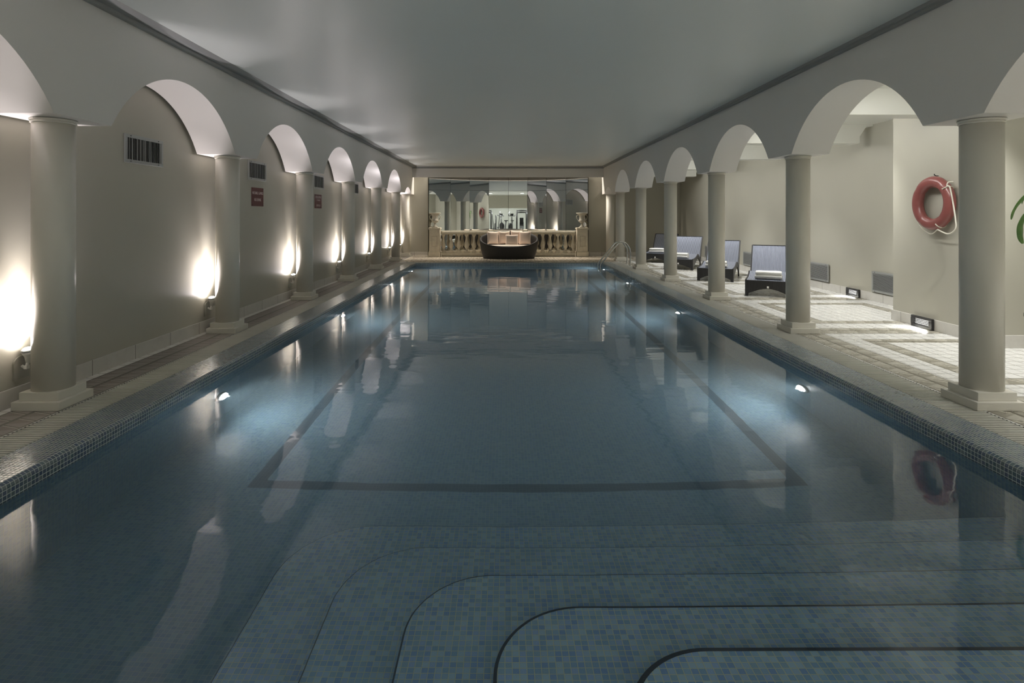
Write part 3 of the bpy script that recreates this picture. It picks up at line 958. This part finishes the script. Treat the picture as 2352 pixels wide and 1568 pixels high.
TL = ['folded white towel on the nearest lounger, {}', 'folded white towel on the second lounger, partly behind a column, {}',
      'folded white towel on the third lounger, {}', 'folded white towel on the farthest lounger, {}']
ALPHA = math.radians(-27)
def make_towel(w_, d_, t_, seed):
    rnd = random.Random(seed); b = MB()
    # folded sheet: cross-section in (y,z) is a long flat S with rounded folds, extruded along x
    lay = 3; lt = t_/lay; path = []
    for k in range(lay):
        z = lt*(k+.5); ys = (-d_/2+lt*.5, d_/2-lt*.5); 
        a, c = ys if k % 2 == 0 else ys[::-1]
        for j in range(9): path.append((a+(c-a)*j/8, z))
        if k < lay-1:
            s_ = 1 if c > 0 else -1
            for j in range(1, 6):
                th = -pi/2 + pi*j/6
                path.append((c + s_*lt*.5*cos(th), z + lt*.5 + lt*.5*sin(th)))
    hw = lt*.46; L, Rr = [], []
    for i, p in enumerate(path):
        a = path[max(0, i-1)]; c = path[min(len(path)-1, i+1)]
        tx, tz = c[0]-a[0], c[1]-a[1]; l = math.hypot(tx, tz)
        L.append((p[0]-tz/l*hw, p[1]+tx/l*hw)); Rr.append((p[0]+tz/l*hw, p[1]-tx/l*hw))
    sec = L + Rr[::-1]
    n = 14; rows = []
    for k in range(n+1):
        u = k/n; xx = -w_/2 + w_*u
        e = 1 - .10*(abs(2*u-1)**6)
        rows.append([(xx + rnd.uniform(-.0015, .0015) + .004*sin(9*z_), y_*(1+.01*sin(5*u+seed)), max(0, z_*e + .002*sin(7*u + y_*9 + seed))) for y_, z_ in sec])
    b.grid(rows, closed_u=True, cap=True)
    return b.build('folded_towel', M_towel)
lo0 = make_lounger(); k = 0
t_src = {}
for i, ((xf, yf), lab) in enumerate(LO):
    ax, ay = cos(ALPHA), sin(ALPHA)          # local +x in the world
    cx, cy = xf + ax*.39, yf + ay*.39
    o = lo0 if i == 0 else dup(lo0, (0,0,0), '')
    o.location = (cx, cy, 0); o.rotation_euler = (0, 0, ALPHA); o['label'] = lab
    z = .318
    for j, (tt, wj, what) in enumerate(((.062, .46, 'the bottom one of two'), (.066, .44, 'the top one of two'))):
        tw = make_towel(wj, .26, tt, i*3+j)
        lx, ly = (.0, .27 if i == 0 else .25)
        rz = ALPHA + ((.0, .03, -.05, .04)[i] + (.02 if j else -.01))
        tw.location = (cx + ax*lx - ay*ly, cy + ay*lx + ax*ly, z); tw.rotation_euler = (0, 0, rz)
        tag(tw, TL[i].format(what), 'towel', 'folded white towels on the loungers')
        z += tt + .003

# ------------------------------------------------------------------ side table and plant at the right edge
root = empty('side_table', (5.36, 5.27, 0), 'dark square side table with pale top at the right edge', 'side table')
b = MB(); b.box(-.28, .28, -.28, .28, 0.02, .51, bev=.006); b.build('body', plain('dark_wood', (.02, .014, .013), .35), root)
b = MB(); b.box(-.30, .30, -.30, .30, .512, .552, bev=.004); b.build('top', plain('stone_top', (.32, .31, .28), .4), root)
root = empty('potted_plant', (5.42, 5.27, .553), 'broad-leaved green potted plant at the right edge, leaf tips drooping', 'plant')
b = MB(); b.lathe([(.10, 0), (.13, .16), (.14, .22), (.13, .22), (.12, .19)], 24); b.build('pot', plain('white_pot', (.6, .6, .57), .4), root)
rnd = random.Random(4)
def leaf(az, L, rise, droop, wd, z0=.22):
    b = MB(); rows = []; n = 16
    d = Vector((cos(az), sin(az), 0)); sd = Vector((-sin(az), cos(az), 0))
    for i in range(n+1):
        t = i/n
        c = d*(L*(t**.9)) + Vector((0, 0, z0 + rise*sin(min(1, t*1.25)*pi/2) - droop*max(0, t-.45)**1.6*3))
        w2 = wd*(sin(pi*min(1, .06+t*.94)))**.7*(1-.35*t)
        rows.append([c - sd*w2 + Vector((0,0,.25*w2)), c - Vector((0,0,.0)), c + sd*w2 + Vector((0,0,.25*w2))])
    b.grid(rows)
    o = b.build('leaf', M_leaf, root)
    md = o.modifiers.new('thick', 'SOLIDIFY'); md.thickness = .002
for az, L, rise, droop, wd in ((4.6, .42, .9, .5, .05), (5.4, .45, 1.0, .5, .05), (.3, .45, 1.0, .45, .05), (1.4, .28, 1.05, .2, .05), (6.0, .3, 1.15, .35, .045)):
    leaf(az, L, rise, droop, wd)
def leaf_path(K, wd, name='leaf'):
    C_ = smooth([Vector(k) - Vector((5.42, 5.27, .553)) for k in K], 6); n = len(C_); rows = []
    for i, c in enumerate(C_):
        t = i/(n-1); d = (C_[min(n-1, i+1)] - C_[max(0, i-1)]).normalized()
        sd = d.cross(Vector((0, .8, .6))).normalized()
        sd = Vector((sd.x, sd.y, sd.z))
        w2 = wd*(sin(pi*min(1, .04+.93*t)))**.8
        up = sd.cross(d).normalized()
        rows.append([c - sd*w2 + up*.3*w2, c, c + sd*w2 + up*.3*w2])
    b = MB(); b.grid(rows); o = b.build(name, M_leaf, root)
    md = o.modifiers.new('thick', 'SOLIDIFY'); md.thickness = .002
leaf_path(((5.40, 5.27, .77), (5.25, 5.26, 1.35), (5.02, 5.25, 1.68), (4.84, 5.23, 1.70), (4.72, 5.22, 1.62), (4.64, 5.2, 1.53), (4.615, 5.2, 1.46)), .032)
leaf_path(((5.42, 5.25, .77), (5.22, 5.20, 1.45), (4.98, 5.18, 1.72), (4.80, 5.17, 1.70), (4.70, 5.16, 1.655), (4.675, 5.16, 1.60)), .012)
leaf_path(((5.40, 5.28, .77), (5.20, 5.27, 1.25), (4.98, 5.25, 1.52), (4.82, 5.24, 1.51), (4.735, 5.22, 1.42), (4.71, 5.21, 1.31), (4.72, 5.2, 1.24)), .045)

# ------------------------------------------------------------------ fitness room seen in the mirror
M_mach = plain('machine_frame', (.20, .21, .22), .3, metal=.5)
M_pad = plain('machine_black', (.02, .02, .022), .5)
def place(b, name, m, root): return b.build(name, m, root)
r = empty('exercise_bike', (-.95, YN-1.3, 0), 'grey exercise bike in the fitness room, seen only in the mirror', 'exercise machine')
b = MB(); b.tube([(-.25,-.4,.045), (.25,-.4,.045)], .045); b.tube([(-.25,.45,.045), (.25,.45,.045)], .045); b.tube([(0,-.4,.045), (0,.45,.045)], .055)
b.tube([(0,.25,.045), (0,.38,.8), (0,.42,1.1)], .045); b.tube([(0,-.1,.05), (0,-.25,.75)], .045)
b.tube([(-.22,.55,1.2), (-.2,.35,1.15), (.2,.35,1.15), (.22,.55,1.2)], .032); b.build('frame', M_mach, r)
b = MB(); b.lathe([(.27, -.04), (.28, 0), (.27, .04)], 28, (0, .3, .38), M=Matrix.Rotation(pi/2, 4, 'Y')); b.build('flywheel', M_pad, r)
b = MB(); b.box(-.11, .11, -.40, -.14, .76, .84, bev=.045); b.build('saddle', M_pad, r)
b = MB(); b.box(-.12, .12, .36, .42, 1.15, 1.32, bev=.01); b.build('console', M_pad, r)
bike = r
r = empty('elliptical_trainer', (.75, YN-1.4, 0), 'silver elliptical trainer with long arms, seen only in the mirror', 'exercise machine')
b = MB(); b.tube([(-.3,-.6,.045), (.3,-.6,.045)], .045); b.tube([(-.3,.6,.045), (.3,.6,.045)], .045); b.tube([(0,-.6,.04), (0,.6,.04)], .04); b.tube([(0,.5,.04), (0,.4,1.3)], .055)
b.build('frame', M_mach, r)
for sx in (-1, 1):
    b = MB(); b.tube([(sx*.2,.45,.25), (sx*.24,.35,.8), (sx*.30,.2,1.35), (sx*.34,.02,1.6)], .036); b.build('arm', M_mach, r)
    b = MB(); b.tube([(sx*.2,.45,.28), (sx*.2,-.5,.2+sx*.06)], .045); b.box(sx*.2-.08, sx*.2+.08, -.35, .0, .26+sx*.05, .30+sx*.05, bev=.01); b.build('pedal', M_pad, r)
b = MB(); b.lathe([(.30, -.08), (.31, 0), (.30, .08)], 28, (0, -.55, .35), M=Matrix.Rotation(pi/2, 4, 'Y')); b.build('flywheel', M_pad, r)
elli = r
r = empty('multi_gym', (-.1, YN-2.4, 0), 'tall dark weight machine in the fitness room, seen only in the mirror', 'exercise machine')
b = MB()
for sx in (-.4, .4):
    b.tube([(sx,0,0), (sx,0,1.75)], .055); b.tube([(sx,.6,0), (sx,.6,1.6)], .055); b.tube([(sx,0,1.75), (sx,.6,1.6)], .045)
b.tube([(-.4,0,1.75), (.4,0,1.75)], .055); b.tube([(-.4,.6,1.6), (.4,.6,1.6)], .055); b.build('frame', M_pad, r)
b = MB()
for i in range(10): b.box(-.18, .18, -.06, .06, .08+.07*i, .14+.07*i, bev=.004)
b.build('weights', M_mach, r)
b = MB(); b.box(-.16, .16, .45, .85, .45, .53, bev=.02); b.box(-.16, .16, .38, .46, .55, 1.15, bev=.02); b.build('seat', M_pad, r)

gym = r
for o, sc in ((bike, 1.25), (elli, 1.15), (gym, 1.1)): o.scale = (sc, sc, sc)
dup(bike, (1.55, YN-2.0, 0), 'second exercise bike farther right in the fitness room, seen only in the mirror', 2.6)
dup(elli, (-1.5, YN-2.2, 0), 'second elliptical trainer by the fitness room back wall, seen only in the mirror', .5)

# ------------------------------------------------------------------ room lighting
DL_W = 360
for y in DLY:
    spot('lounge_downlight', (DLX, y, 3.195), (.0, 0, -1), DL_W, 86, 1.0, (1, .985, .955), .04)
for y in [YC[0]-S/2] + [q+S/2-.1 for q in YC[:5]]:
    area('lounge_wall_fill', (BR+.03, y, 2.97), (1, 0, -.55), 13, 2.1, .05, (1, .985, .95), 118)  # added strips that lift the upper lounge walls; no fitting is modelled
area('lintel_strip_light', (.12, 20.89, 3.235), (0, -.25, -1), 185, 5.6, .05, (1, .90, .78))
for x in NHX:
    area('near_hall_fill', (x, NHY, 3.385), (0, 0, -1), 150, .26, .26, (1, .97, .94))  # added fill for the hall, recessed out of sight behind the camera
for x in (-1.5, 1.6):
    area('fitness_panel', (x, YN-2.2, 2.88), (0, 0, -1), 110, .6, 1.6, (1, .99, .96))

# ------------------------------------------------------------------ world, camera, view
wd = bpy.data.worlds.new('world'); SC.world = wd; wd.use_nodes = True
wd.node_tree.nodes['Background'].inputs[0].default_value = (.02, .02, .02, 1)
cam = bpy.data.cameras.new('camera'); co = bpy.data.objects.new('camera', cam); COL.objects.link(co)
co.location = (0, 0, 1.5); co.rotation_euler = (pi/2, 0, 0)
cam.sensor_width = 36; cam.lens = 36*1310/2352
cam.shift_x = (1176-1160)/2352; cam.shift_y = -(784-494)/2352
cam.clip_start = .05; cam.clip_end = 200
SC.camera = co
SC.view_settings.view_transform = 'Standard'; SC.view_settings.look = 'None'
SC.view_settings.gamma = 1; SC.view_settings.use_curve_mapping = False
SC.view_settings.exposure = 0.40
cy = SC.cycles
cy.max_bounces = 10; cy.diffuse_bounces = 5; cy.glossy_bounces = 4; cy.transmission_bounces = 5
cy.volume_bounces = 1; cy.sample_clamp_indirect = 6; cy.use_denoising = True
cy.caustics_reflective = False; cy.caustics_refractive = True
